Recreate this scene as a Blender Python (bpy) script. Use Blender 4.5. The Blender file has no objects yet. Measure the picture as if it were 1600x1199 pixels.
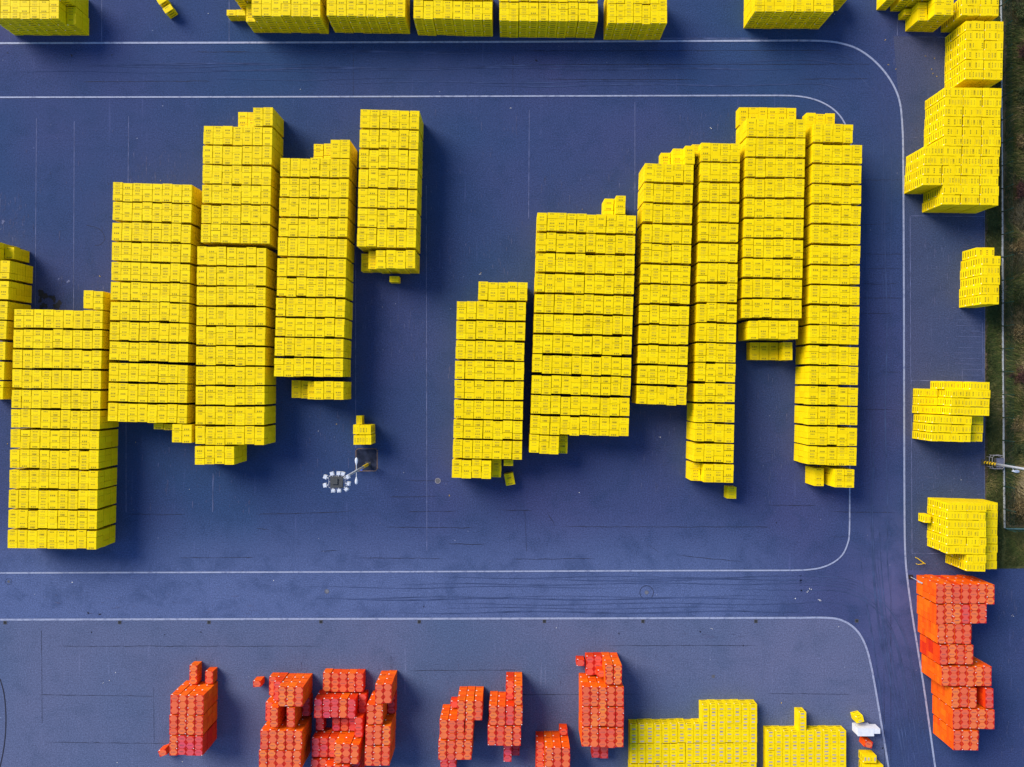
import bpy, math, random
import numpy as np
from mathutils import Vector

S = bpy.context.scene
COL = S.collection
RNG = random.Random(7)
R = math.radians

# ------------------------------------------------------------------ camera, sky, sun, exposure
H = 90.0                       # drone height above the tarmac, metres
FPX = 1100.0                   # focal length in photo pixels (1600 wide)
cam_d = bpy.data.cameras.new('camera')
cam = bpy.data.objects.new('camera', cam_d)
COL.objects.link(cam)
cam.location = (0, 0, H)
cam.rotation_euler = (0, 0, 0)
cam_d.sensor_width = 36.0
cam_d.lens = 36.0 * FPX / 1600.0
cam_d.clip_start = 1.0
cam_d.clip_end = 3000.0
S.camera = cam

SUN_EL, SUN_AZ = 32.0, -50.0   # azimuth measured from +Y towards +X
world = bpy.data.worlds.new('World')
S.world = world
world.use_nodes = True
wn = world.node_tree.nodes
wl = world.node_tree.links
wn.clear()
sky = wn.new('ShaderNodeTexSky')
sky.sky_type = 'NISHITA'
sky.sun_disc = False
sky.sun_elevation = R(SUN_EL)
sky.sun_rotation = R(SUN_AZ)
sky.ozone_density = 3.0
sky.dust_density = 0.4
bg = wn.new('ShaderNodeBackground')
bg.inputs['Strength'].default_value = 0.145
wo = wn.new('ShaderNodeOutputWorld')
wl.new(sky.outputs[0], bg.inputs[0])
wl.new(bg.outputs[0], wo.inputs[0])

sun_d = bpy.data.lights.new('sun', 'SUN')
sun_d.energy = 4.0
sun_d.angle = R(34)
sun_d.color = (1.0, 0.87, 0.70)
sun = bpy.data.objects.new('sun', sun_d)
COL.objects.link(sun)
sdir = Vector((math.sin(R(SUN_AZ)) * math.cos(R(SUN_EL)), math.cos(R(SUN_AZ)) * math.cos(R(SUN_EL)), math.sin(R(SUN_EL))))
sun.rotation_euler = sdir.to_track_quat('Z', 'Y').to_euler()
sun.location = (-60, 50, 80)

S.view_settings.view_transform = 'Standard'
S.view_settings.look = 'None'
S.view_settings.gamma = 1.0
S.view_settings.exposure = 0.62
S.view_settings.use_curve_mapping = False
S.cycles.max_bounces = 6
S.cycles.diffuse_bounces = 4

# ------------------------------------------------------------------ helpers
def at(px, py, z=0.0):
    """A point of the photograph seen at height z, as a place in the yard."""
    k = (H - z) / FPX
    return ((px - 800.0) * k, -(py - 599.5) * k)

def tag(o, label=None, cat=None, group=None, kind=None):
    if label: o['label'] = label
    if cat: o['category'] = cat
    if group: o['group'] = group
    if kind: o['kind'] = kind
    return o

def empty(name, loc=(0, 0, 0), rz=0.0):
    o = bpy.data.objects.new(name, None)
    o.empty_display_size = 0.3
    o.location = loc
    o.rotation_euler = (0, 0, rz)
    COL.objects.link(o)
    return o

def link(name, mesh, parent=None, loc=None, rz=None):
    o = bpy.data.objects.new(name, mesh)
    COL.objects.link(o)
    if parent is not None: o.parent = parent
    if loc is not None: o.location = loc
    if rz is not None: o.rotation_euler = (0, 0, rz)
    return o

def raw_mesh(name, V, F, mi, tint, mats):
    """Quad mesh straight from arrays."""
    V = np.asarray(V, np.float32).reshape(-1, 3)
    F = np.asarray(F, np.int32).reshape(-1, 4)
    me = bpy.data.meshes.new(name)
    me.vertices.add(len(V))
    me.vertices.foreach_set('co', V.ravel())
    me.loops.add(F.size)
    me.loops.foreach_set('vertex_index', F.ravel())
    me.polygons.add(len(F))
    me.polygons.foreach_set('loop_start', np.arange(0, F.size, 4, dtype=np.int32))
    me.polygons.foreach_set('material_index', np.asarray(mi, np.int32))
    for m in mats: me.materials.append(m)
    a = me.attributes.new('tint', 'FLOAT', 'FACE')
    a.data.foreach_set('value', np.asarray(tint, np.float32))
    me.polygons.foreach_set('use_smooth', np.zeros(len(F), bool))
    me.update(calc_edges=True)
    return me

class MB:
    """Collects boxes, tubes and quads into one mesh."""
    def __init__(s): s.v = []; s.f = []; s.m = []; s.t = []
    def quad(s, pts, m=0, t=0.5):
        b = len(s.v); s.v += [tuple(p) for p in pts]; s.f.append((b, b+1, b+2, b+3)); s.m.append(m); s.t.append(t)
    def box(s, c, d, m=0, t=0.5, rz=0.0, taper=1.0):
        cx, cy, cz = c; x, y, z = d[0]/2, d[1]/2, d[2]/2
        ca, sa = math.cos(rz), math.sin(rz)
        P = []
        for zz, k in ((-z, 1.0), (z, taper)):
            for ux, uy in ((-x, -y), (x, -y), (x, y), (-x, y)):
                ux *= k; uy *= k
                P.append((cx + ux*ca - uy*sa, cy + ux*sa + uy*ca, cz + zz))
        b = len(s.v); s.v += P
        for f in ((3, 2, 1, 0), (4, 5, 6, 7), (0, 1, 5, 4), (1, 2, 6, 5), (2, 3, 7, 6), (3, 0, 4, 7)):
            s.f.append(tuple(b+i for i in f)); s.m.append(m); s.t.append(t)
    def tube(s, pts, r, n=8, m=0, t=0.5, cap=True):
        pts = [Vector(p) for p in pts]
        rs = r if isinstance(r, (list, tuple)) else [r]*len(pts)
        rings = []
        for i, p in enumerate(pts):
            d = (pts[min(i+1, len(pts)-1)] - pts[max(i-1, 0)]).normalized()
            u = d.cross(Vector((0, 0, 1)))
            if u.length < 1e-3: u = Vector((1, 0, 0))
            u.normalize(); w = d.cross(u)
            b = len(s.v)
            for k in range(n):
                a = 2*math.pi*k/n
                s.v.append(tuple(p + (u*math.cos(a) + w*math.sin(a))*rs[i]))
            rings.append(b)
        for a, b in zip(rings, rings[1:]):
            for k in range(n):
                s.f.append((a+k, a+(k+1) % n, b+(k+1) % n, b+k)); s.m.append(m); s.t.append(t)
        if cap:
            for b, i, rev in ((rings[0], 0, False), (rings[-1], len(pts)-1, True)):
                c = len(s.v); s.v.append(tuple(pts[i]))
                for k in range(0, n, 2):
                    q = (c, b+k, b+(k+1) % n, b+(k+2) % n)
                    s.f.append(q if rev else q[::-1]); s.m.append(m); s.t.append(t)
    def build(s, name, mats, parent=None, loc=None, rz=None, smooth=False):
        me = raw_mesh(name, s.v, s.f, s.m, s.t, mats if isinstance(mats, list) else [mats])
        if smooth: me.polygons.foreach_set('use_smooth', [True]*len(s.f))
        return link(name, me, parent, loc, rz)

# ------------------------------------------------------------------ materials
class NT:
    def __init__(s, name):
        s.m = bpy.data.materials.new(name); s.m.use_nodes = True
        s.n = s.m.node_tree.nodes; s.l = s.m.node_tree.links
        s.b = s.n['Principled BSDF']
    def add(s, t, **kw):
        n = s.n.new(t)
        for k, v in kw.items(): setattr(n, k, v)
        return n
    def pos(s, scale=(1, 1, 1)):
        g = s.add('ShaderNodeNewGeometry'); mp = s.add('ShaderNodeMapping')
        mp.inputs['Scale'].default_value = scale
        s.l.new(g.outputs['Position'], mp.inputs[0]); return mp.outputs[0]
    def noise(s, vec, scale, detail=4, rough=0.55, dist=0.0):
        n = s.add('ShaderNodeTexNoise')
        n.inputs['Scale'].default_value = scale; n.inputs['Detail'].default_value = detail
        n.inputs['Roughness'].default_value = rough; n.inputs['Distortion'].default_value = dist
        s.l.new(vec, n.inputs['Vector']); return n.outputs['Fac']
    def ramp(s, fac, stops):
        r = s.add('ShaderNodeValToRGB'); e = r.color_ramp.elements
        while len(e) < len(stops): e.new(0.5)
        for k, (p, c) in zip(e, stops):
            k.position = p; k.color = (*c, 1) if len(c) == 3 else c
        s.l.new(fac, r.inputs[0]); return r.outputs[0]
    def mix(s, fac, a, b, mode='MIX'):
        x = s.add('ShaderNodeMix', data_type='RGBA', blend_type=mode)
        for sock, v in ((x.inputs[0], fac), (x.inputs[6], a), (x.inputs[7], b)):
            if hasattr(v, 'is_output'): s.l.new(v, sock)
            elif isinstance(v, (int, float)): sock.default_value = v
            else: sock.default_value = (*v, 1)
        return x.outputs[2]
    def bump(s, fac, strength, dist=0.02):
        b = s.add('ShaderNodeBump'); b.inputs['Strength'].default_value = strength; b.inputs['Distance'].default_value = dist
        s.l.new(fac, b.inputs['Height']); s.l.new(b.outputs[0], s.b.inputs['Normal'])
    def out(s, col, rough=0.6, spec=0.4, metal=0.0):
        if hasattr(col, 'is_output'): s.l.new(col, s.b.inputs['Base Color'])
        else: s.b.inputs['Base Color'].default_value = (*col, 1)
        s.b.inputs['Roughness'].default_value = rough
        s.b.inputs['Specular IOR Level'].default_value = spec
        s.b.inputs['Metallic'].default_value = metal
        return s.m
    def tint(s):
        a = s.add('ShaderNodeAttribute', attribute_name='tint'); return a.outputs['Fac']

def plain(name, c, rough=0.5, spec=0.4, metal=0.0, var=0.18, scale=3.0):
    t = NT(name)
    f = t.noise(t.pos(), scale, 5)
    lo = tuple(x*(1-var) for x in c); hi = tuple(min(1, x*(1+var)) for x in c)
    return t.out(t.ramp(f, [(0.3, lo), (0.7, hi)]), rough, spec, metal)

def tinted(name, stops, rough=0.45, spec=0.35, grime=0.25):
    t = NT(name)
    c = t.ramp(t.tint(), stops)
    g = t.noise(t.pos(), 0.9, 5, 0.6)
    g = t.ramp(g, [(0.35, (1-grime,)*3), (0.7, (1, 1, 1))])
    return t.out(t.mix(1.0, c, g, 'MULTIPLY'), rough, spec)

def asphalt(name, base, wear, streak=0.5, dust=None, low=None):
    t = NT(name)
    p = t.pos()
    big = t.noise(p, 0.035, 3, 0.5)
    mid = t.noise(p, 0.32, 6, 0.62, 0.4)
    fine = t.noise(p, 5.0, 4, 0.7)
    grain = t.noise(p, 8.0, 2, 0.9)
    st = t.noise(t.pos((2.3, 0.10, 1)), 1.0, 3, 0.6)
    st2 = t.noise(t.pos((0.06, 1.6, 1)), 1.0, 3, 0.6)
    c = t.mix(t.ramp(big, [(0.35, (0, 0, 0)), (0.66, (1, 1, 1))]), base, wear)
    if low:      # paler tone over the lower road, thinning out towards the bend
        sx = t.add('ShaderNodeSeparateXYZ'); t.l.new(t.pos(), sx.inputs[0])
        def span(sock, a, b):
            r = t.add('ShaderNodeMapRange', interpolation_type='SMOOTHSTEP')
            r.inputs['From Min'].default_value = a; r.inputs['From Max'].default_value = b
            t.l.new(sock, r.inputs['Value']); return r.outputs[0]
        k = t.mix(1.0, span(sx.outputs[1], -15.0, -27.0), span(sx.outputs[0], 44.0, 24.0), 'MULTIPLY')
        c = t.mix(t.mix(1.0, k, t.ramp(mid, [(0.2, (0.75,)*3), (0.6, (1, 1, 1))]), 'MULTIPLY'), c, low)
    dark = tuple(x*0.76 for x in base)
    c = t.mix(t.ramp(mid, [(0.30, (0.38,)*3), (0.5, (0, 0, 0))]), c, dark)
    c = t.mix(1.0, c, t.ramp(fine, [(0.25, (0.70,)*3), (0.75, (1.28,)*3)]), 'MULTIPLY')
    c = t.mix(1.0, c, t.ramp(grain, [(0.28, (0.56,)*3), (0.72, (1.42,)*3)]), 'MULTIPLY')
    lit = tuple(min(1, x*1.9+0.02) for x in wear)
    sm = t.mix(1.0, t.ramp(st, [(0.62, (0, 0, 0)), (0.75, (1, 1, 1))]), t.ramp(mid, [(0.45, (0, 0, 0)), (0.62, (streak*0.7,)*3)]), 'MULTIPLY')
    c = t.mix(sm, c, lit)
    sm2 = t.mix(1.0, t.ramp(st2, [(0.58, (0, 0, 0)), (0.72, (1, 1, 1))]), t.ramp(big, [(0.4, (0, 0, 0)), (0.6, (streak*0.4,)*3)]), 'MULTIPLY')
    c = t.mix(sm2, c, dark)
    if dust:
        d = t.add('ShaderNodeVectorMath', operation='DISTANCE')
        mp = t.pos((1, 0.42, 1)); t.l.new(mp, d.inputs[0]); d.inputs[1].default_value = (dust[0], dust[1]*0.42, 0)
        dn = t.add('ShaderNodeMath', operation='MULTIPLY'); t.l.new(d.outputs['Value'], dn.inputs[0]); dn.inputs[1].default_value = 1/dust[2]
        dm = t.ramp(dn.outputs[0], [(0.1, (0.7,)*3), (1.0, (0, 0, 0))])
        c = t.mix(t.mix(1.0, dm, t.ramp(mid, [(0.35, (0.3,)*3), (0.6, (1, 1, 1))]), 'MULTIPLY'), c, (0.082, 0.092, 0.215))
    vor = t.add('ShaderNodeTexVoronoi'); vor.inputs['Scale'].default_value = 0.55
    t.l.new(p, vor.inputs['Vector'])
    sp = t.ramp(vor.outputs['Distance'], [(0.012, (1, 1, 1)), (0.05, (0, 0, 0))])
    c = t.mix(t.mix(1.0, sp, t.ramp(fine, [(0.5, (0, 0, 0)), (0.6, (0.6,)*3)]), 'MULTIPLY'), c, (0.45, 0.47, 0.55))
    t.bump(grain, 0.25, 0.01)
    return t.out(c, 0.9, 0.08)

M = {}
M['asphalt'] = asphalt('asphalt', (0.023, 0.050, 0.130), (0.043, 0.054, 0.143), dust=(48.6, -27.0, 7.5), low=(0.074, 0.106, 0.232))
M['asphalt_pale'] = asphalt('asphalt_pale', (0.065, 0.096, 0.188), (0.102, 0.114, 0.208))
M['asphalt_bay'] = asphalt('asphalt_bay', (0.036, 0.056, 0.122), (0.058, 0.066, 0.132), 0.9)
M['paint'] = NT('road_paint')
_p = M['paint']; _w = _p.noise(_p.pos(), 1.3, 6, 0.7); _w2 = _p.noise(_p.pos(), 7, 3, 0.7)
_c = _p.ramp(_w, [(0.30, (0.11, 0.14, 0.27)), (0.50, (0.28, 0.32, 0.47))])
M['paint'] = _p.out(_p.mix(1.0, _c, _p.ramp(_w2, [(0.3, (0.75,)*3), (0.6, (1, 1, 1))]), 'MULTIPLY'), 0.7, 0.3)
M['paint_faint'] = plain('faint_paint', (0.11, 0.13, 0.25), 0.8, 0.1, var=0.6, scale=0.9)
M['island'] = plain('dark_patch', (0.020, 0.026, 0.050), 0.9, 0.05, var=0.5, scale=1.2)
M['rubber'] = plain('tyre_rubber_film', (0.042, 0.064, 0.152), 0.9, 0.06, var=0.35, scale=0.5)
M['cover'] = plain('manhole_cover', (0.13, 0.14, 0.18), 0.8, 0.1, var=0.3)
M['soil'] = plain('bare_soil', (0.075, 0.060, 0.042), 0.95, 0.05, var=0.5, scale=2.5)
M['teal'] = plain('teal_rail', (0.07, 0.15, 0.17), 0.6, 0.3, var=0.2)
M['scuff'] = plain('pale_scuff', (0.075, 0.085, 0.165), 0.9, 0.05, var=0.6, scale=1.5)
M['seam'] = plain('tar_seam', (0.016, 0.018, 0.034), 0.8, 0.2, var=0.4, scale=1.0)
M['stain'] = plain('oil_stain', (0.012, 0.014, 0.022), 0.6, 0.3, var=0.3)
M['yellow'] = tinted('yellow_plastic', [(0.0, (0.73, 0.53, 0.001)), (0.5, (0.77, 0.570, 0.001)), (1.0, (0.80, 0.605, 0.002))], 0.55, 0.10, 0.05)
M['yslot_shade'] = tinted('yellow_slot_shade', [(0.0, (0.17, 0.13, 0.003)), (1.0, (0.44, 0.34, 0.005))], 0.7, 0.2, 0.2)
M['yink'] = tinted('crate_print', [(0.0, (0.24, 0.18, 0.008)), (0.35, (0.37, 0.28, 0.010)), (0.7, (0.50, 0.37, 0.02)), (1.0, (0.62, 0.46, 0.01))], 0.7, 0.2, 0.2)
M['white_label'] = tinted('paper_label', [(0.0, (0.26, 0.22, 0.20)), (1.0, (0.48, 0.42, 0.34))], 0.7, 0.2, 0.2)
M['tag'] = plain('white_tag', (0.72, 0.72, 0.70), 0.6, 0.3, var=0.05)
M['orange'] = tinted('red_plastic', [(0.0, (0.56, 0.022, 0.006)), (0.45, (0.72, 0.060, 0.004)), (1.0, (0.80, 0.135, 0.004))], 0.5, 0.12, 0.12)
M['rslot_shade'] = tinted('red_slot_shade', [(0.0, (0.25, 0.012, 0.004)), (1.0, (0.45, 0.04, 0.004))], 0.7, 0.2, 0.2)
M['emblem'] = tinted('emblem_print', [(0.0, (0.58, 0.060, 0.095)), (0.3, (0.60, 0.082, 0.046)), (0.6, (0.68, 0.145, 0.044)), (0.85, (0.72, 0.21, 0.03)), (1.0, (0.76, 0.34, 0.09))], 0.6, 0.25, 0.1)
M['rink'] = tinted('emblem_letters', [(0.0, (0.20, 0.06, 0.08)), (1.0, (0.36, 0.10, 0.10))], 0.7, 0.2, 0.2)
M['diamond'] = tinted('red_print', [(0.0, (0.40, 0.005, 0.006)), (1.0, (0.56, 0.012, 0.006))], 0.6, 0.25, 0.1)
M['white'] = plain('white_enamel', (0.50, 0.54, 0.62), 0.45, 0.3, var=0.08)
M['whitebox'] = plain('white_sheet_metal', (0.60, 0.62, 0.68), 0.5, 0.2, var=0.08)
M['pole'] = plain('pale_pole_paint', (0.40, 0.43, 0.52), 0.5, 0.3, var=0.1)
M['galv'] = plain('galvanised_steel', (0.50, 0.52, 0.56), 0.45, 0.5, 0.3, var=0.12)
M['dark'] = plain('dark_steel', (0.05, 0.055, 0.06), 0.6, 0.4, 0.2)
M['rust'] = plain('rusty_steel', (0.12, 0.080, 0.060), 0.8, 0.2, var=0.4)
M['safety'] = plain('safety_yellow', (0.62, 0.42, 0.01), 0.5, 0.3, var=0.15)
M['black'] = plain('black_paint', (0.015, 0.015, 0.018), 0.5, 0.3)
M['blue'] = plain('blue_enamel', (0.05, 0.12, 0.55), 0.4, 0.4)
M['paleblue'] = plain('pale_blue_sheet', (0.32, 0.50, 0.62), 0.4, 0.4)
M['glass'] = plain('lamp_glass', (0.62, 0.66, 0.72), 0.15, 0.6)
M['concrete'] = plain('concrete', (0.30, 0.33, 0.36), 0.85, 0.2, var=0.25, scale=2.0)
M['lid'] = plain('grey_lid', (0.11, 0.12, 0.18), 0.6, 0.2)
M['iron'] = plain('cast_iron', (0.10, 0.10, 0.12), 0.6, 0.4, 0.2)
M['iron_pale'] = plain('pale_iron', (0.26, 0.25, 0.28), 0.6, 0.4)
M['greenwire'] = plain('green_wire', (0.010, 0.045, 0.040), 0.5, 0.3)
M['wood'] = plain('twig_bark', (0.10, 0.07, 0.045), 0.85, 0.1, var=0.4)

def ground_grass(name, stops, scale):
    t = NT(name)
    a = t.noise(t.pos(), scale, 6, 0.65, 0.6); b = t.noise(t.pos(), 6.0, 4, 0.7)
    c = t.ramp(a, stops)
    c = t.mix(1.0, c, t.ramp(b, [(0.25, (0.5,)*3), (0.75, (1.4,)*3)]), 'MULTIPLY')
    t.bump(b, 0.8, 0.06)
    return t.out(c, 0.95, 0.1)
M['turf'] = ground_grass('turf', [(0.25, (0.020, 0.026, 0.010)), (0.5, (0.046, 0.056, 0.018)), (0.75, (0.10, 0.092, 0.035))], 0.9)
M['scrub'] = ground_grass('scrub_soil', [(0.3, (0.034, 0.036, 0.024)), (0.5, (0.075, 0.066, 0.038)), (0.7, (0.14, 0.11, 0.06))], 0.45)
M['blade'] = tinted('grass_blade', [(0.0, (0.026, 0.046, 0.018)), (0.35, (0.056, 0.080, 0.021)), (0.6, (0.125, 0.118, 0.042)), (0.85, (0.26, 0.20, 0.10)), (1.0, (0.36, 0.30, 0.17))], 0.9, 0.1, 0.3)
M['leaf_dry'] = tinted('dry_foliage', [(0.0, (0.06, 0.045, 0.02)), (0.5, (0.15, 0.11, 0.05)), (1.0, (0.30, 0.23, 0.11))], 0.9, 0.1, 0.3)
M['leaf_red'] = tinted('russet_foliage', [(0.0, (0.025, 0.012, 0.014)), (0.5, (0.060, 0.028, 0.026)), (1.0, (0.12, 0.06, 0.045))], 0.9, 0.1, 0.3)
M['leaf_green'] = tinted('green_foliage', [(0.0, (0.018, 0.030, 0.014)), (0.5, (0.042, 0.060, 0.022)), (1.0, (0.09, 0.10, 0.04))], 0.9, 0.1, 0.3)

# ------------------------------------------------------------------ the ground and its markings
def sheet(name, pts, z, m, kind='structure'):
    """Flat polygon sheet from photo pixels on the ground."""
    me = bpy.data.meshes.new(name)
    me.from_pydata([(*at(x, y), z) for x, y in pts], [], [tuple(range(len(pts)))[::-1]])
    if me.polygons[0].normal.z < 0: me.flip_normals()
    me.materials.append(m)
    return tag(link(name, me), kind=kind)

def smooth_path(pts, step=4):
    """Catmull-Rom through the points."""
    out = []
    P = [pts[0]] + list(pts) + [pts[-1]]
    for i in range(1, len(P)-2):
        p0, p1, p2, p3 = P[i-1], P[i], P[i+1], P[i+2]
        n = max(1, int(math.dist(p1, p2)/step))
        for k in range(n):
            t = k/n
            out.append(tuple(0.5*((2*p1[j]) + (-p0[j]+p2[j])*t + (2*p0[j]-5*p1[j]+4*p2[j]-p3[j])*t*t + (-p0[j]+3*p1[j]-3*p2[j]+p3[j])*t**3) for j in (0, 1)))
    out.append(pts[-1]); return out

ZC = [0]
def zup(z):
    ZC[0] += 1
    return z + ZC[0]*1.2e-5

def ribbon(name, pts, width, z, m, wob=0.0, taper=False):
    """A strip of paint or tar along photo-pixel points."""
    W = [Vector((*at(x, y), 0)) for x, y in pts]
    z = zup(z)
    V, F = [], []
    n = len(W)
    for i, p in enumerate(W):
        d = (W[min(i+1, n-1)] - W[max(i-1, 0)]).normalized(); nn = Vector((-d.y, d.x, 0))
        off = RNG.gauss(0, wob) if wob else 0
        w = width/2 * (RNG.uniform(0.45, 1.3) if wob else 1)
        if taper and (i == 0 or i == n-1): w *= 0.2
        V += [(*(p + nn*(off+w)).xy, z), (*(p + nn*(off-w)).xy, z)]
        if i: F.append((2*i-2, 2*i-1, 2*i+1, 2*i))
    me = raw_mesh(name, V, F, [0]*len(F), [0.5]*len(F), [m])
    if me.polygons[0].normal.z < 0: me.flip_normals()
    return tag(link(name, me), kind='structure')

sheet('ground', [(-6000, -5000), (7600, -5000), (7600, 6200), (-6000, 6200)], 0.0, M['asphalt'])
L1 = [(-300, 69.5), (0, 68), (400, 67), (800, 65.8), (1200, 64), (1250, 63.9), (1272, 64.1), (1292, 65.0), (1314, 68.2), (1338, 76), (1362, 92), (1383, 114), (1398, 138), (1406, 162), (1409.5, 195), (1411, 250), (1412, 450), (1412.5, 650), (1413, 800), (1414, 860), (1417, 900), (1425, 960), (1434, 1016), (1443, 1072), (1452, 1135), (1461, 1199), (1476, 1300)]
L2a = [(-300, 154), (0, 152.5), (400, 151.8), (800, 150.6), (1100, 149.8), (1200, 149.6), (1224, 149.7), (1243, 150.4), (1263, 153.2), (1283, 159.8), (1303, 172), (1318, 190), (1327, 215), (1330, 250), (1329, 400), (1328, 600), (1327.5, 760), (1327, 830), (1324, 850), (1316, 867), (1302, 879), (1283, 887), (1262, 890.3), (1240, 891.2), (1210, 891.4), (1000, 892), (700, 893.2), (300, 894.5), (0, 895.5), (-300, 897)]
L3 = [(-300, 970), (0, 968.5), (400, 967.4), (800, 966.6), (1200, 965.6), (1260, 965.2), (1280, 965.1), (1296, 965.7), (1311, 968), (1328, 976), (1343, 991), (1354, 1014), (1362, 1046), (1371, 1096), (1380, 1150), (1388, 1199), (1404, 1300)]
l1, l2, l3 = smooth_path(L1), smooth_path(L2a), smooth_path(L3)
sheet('yard', l3 + [(1404, 1700), (-300, 1700)], 0.004, M['asphalt_pale'])
i0 = next(i for i, p in enumerate(l1) if p[1] > 150 and p[0] > 1380)
sheet('storage_apron', [(1396, 57)] + [p for p in l1[i0:] if p[1] < 892] + [(1538, 892), (1538, 57)], 0.004, M['asphalt_bay'])
ribbon('road_marking', l1, 0.24, 0.042, M['paint'])
ribbon('road_marking', l2, 0.19, 0.042, M['paint'])
ribbon('road_marking', l3, 0.25, 0.042, M['paint'])
for a, b in (((57, 185), (55, 480)), ((116, 190), (115, 490)), ((201, 182), (200, 300)), ((159, -20), (159, 66)), ((555.5, 290), (556, 700)), ((666, 290), (667, 860)), ((827, 172), (826, 342)), ((992, 160), (992, 330)), ((333, 740), (332, 800)), ((197, 660), (197, 800)), ((1423.5, 590), (1425, 866)), ((1425, 865), (1492, 865)), ((1423, 337.5), (1538, 338.5)), ((1423, 594.5), (1537, 596)), ((1422, 338), (1423, 590)), ((1535, 505), (1536, 592)), ((1434, 58), (1480, 58.5)), ((358, 0), (358, 64)), ((1402, 24), (1402, 56)), ((1000, 60), (1200, 60))):
    ribbon('bay_line', [a, b], 0.055, 0.009, M['paint_faint'])
for k in range(11):
    y = 500 + k*8.6
    ribbon('bay_line', [(1500 + RNG.uniform(-8, 6), y), (1534, y+0.6)], 0.022, 0.009, M['paint_faint'])
seams = [((820, 80), (1290, 79)), ((800, 101.5), (1362, 100.5)), ((855, 124), (1090, 125)), ((1250, 124), (1360, 123.5)), ((300, 82), (390, 81)), ((130, 128), (330, 127)),
         ((1345, 351), (1391, 350)), ((1345, 397), (1411, 398)), ((1345, 420), (1411, 420)), ((1345, 444), (1404, 444)), ((1345, 465.5), (1411, 466)), ((1345, 490), (1394, 490)), ((1373, 581), (1411, 582)), ((1350, 282), (1409, 281)), ((1345, 640), (1400, 640)),
         ((630, 751), (700, 752)), ((608, 777), (682, 776)), ((402, 804), (520, 801)), ((500, 801), (556, 799)), ((636, 800), (712, 799)), ((600, 824), (740, 825)), ((880, 823), (1205, 824)), ((780, 797), (832, 798)), ((700, 850), (760, 851)), ((1010, 850), (1030, 863)), ((500, 862), (530, 860)), ((560, 872), (690, 873)), ((800, 874), (930, 873)), ((1060, 868), (1160, 878)), ((855, 801), (868, 822)), ((400, 826), (420, 828)), ((200, 804), (290, 804)), ((280, 872), (398, 871)),
         ((90, 1010), (500, 1010)), ((60, 1086), (240, 1088)), ((780, 1086), (1000, 1085)), ((640, 1048), (805, 1047)), ((950, 1009), (1180, 1009)), ((70, 1160), (260, 1162)), ((1200, 1084), (1330, 1085)), ((500, 1121), (560, 1121)), ((1300, 800), (1400, 801)), ((1300, 839), (1325, 839)), ((1200, 790), (1275, 790))]
for a, b in seams:
    n = max(3, int(abs(b[0]-a[0])/9))
    ribbon('asphalt_crack', [(a[0]+(b[0]-a[0])*i/n, a[1]+(b[1]-a[1])*i/n) for i in range(n+1)], 0.06, 0.008, M['seam'], 0.025, True)
for a, b in (((552, 70), (552, 150)), ((801.5, 88), (801.5, 152)), ((65, 985), (66, 1130)), ((820, 797), (823, 862)), ((1392, 900), (1392, 1190)), ((240, 1075), (241, 1160)), ((1381, 1040), (1382, 1199))):
    n = 10
    ribbon('asphalt_joint', [(a[0]+(b[0]-a[0])*i/n, a[1]+(b[1]-a[1])*i/n) for i in range(n+1)], 0.045, 0.008, M['seam'], 0.006)
arc = [(0, 1061), (6, 1082), (9, 1110), (9, 1140), (6, 1170), (0, 1199)]
ribbon('tyre_mark', smooth_path(arc), 0.16, 0.008, M['seam'])
ribbon('tyre_mark', smooth_path([(135, 352), (155, 358), (164, 372), (158, 382), (148, 384)]), 0.05, 0.008, M['seam'])
def scuffs(x0, y0, x1, y1, n, vert=True, lmin=3, lmax=18, w=0.06):
    V, F = [], []
    for _ in range(n):
        x, y = RNG.uniform(x0, x1), RNG.uniform(y0, y1); l = RNG.uniform(lmin, lmax)*RNG.random(); ww = w*RNG.uniform(.4, 1.3)*12.2/2
        dx, dy = (RNG.uniform(-.02, .02)*l, l) if vert else (l, RNG.uniform(-.02, .02)*l)
        px, py = (ww, 0) if vert else (0, ww)
        b = len(V); z = zup(0.0095)
        for a, c in ((x-px, y-py), (x+px, y+py), (x+dx+px*.5, y+dy+py*.5), (x+dx-px*.5, y+dy-py*.5)): V.append((*at(a, c), z))
        F.append((b, b+1, b+2, b+3))
    me = raw_mesh('scuff_mark', V, F, [0]*len(F), [0.5]*len(F), [M['scuff']])
    if me.polygons[0].normal.z < 0: me.flip_normals()
    return tag(link('scuff_mark', me), kind='structure')
for a in ((200, 235, 312, 284, 70), (0, 300, 46, 372, 60), (325, 180, 372, 196, 16), (60, 400, 170, 470, 40), (690, 370, 800, 450, 40), (965, 230, 1010, 330, 50), (840, 270, 960, 330, 30), (560, 440, 665, 560, 60), (700, 560, 712, 700, 20), (470, 640, 550, 740, 50), (190, 680, 300, 800, 60), (300, 730, 400, 800, 30), (990, 640, 1075, 760, 60), (1160, 570, 1240, 700, 40), (1180, 700, 1260, 790, 30), (1060, 170, 1150, 215, 20), (560, 1035, 720, 1180, 60), (455, 1018, 480, 1045, 12), (610, 1025, 620, 1045, 8), (760, 1050, 900, 1180, 60), (300, 1020, 350, 1050, 12), (970, 1020, 1100, 1100, 30), (1440, 350, 1500, 470, 50), (1430, 180, 1476, 220, 20), (1380, 60, 1470, 130, 40), (1440, 480, 1500, 590, 40), (1430, 700, 1530, 770, 40), (1560, 920, 1600, 1180, 50), (0, 190, 200, 380, 40), (640, 170, 830, 440, 60)):
    scuffs(*a)
for a in ((1500, 350, 1535, 390, 40), (1470, 480, 1534, 590, 70), (1430, 600, 1475, 625, 20), (1440, 705, 1530, 775, 60), (1425, 150, 1450, 225, 30), (1490, 100, 1477, 130, 10), (1440, 860, 1500, 900, 16), (0, 930, 400, 960, 40), (1060, 990, 1200, 1000, 10)):
    scuffs(*a, False)
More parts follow.
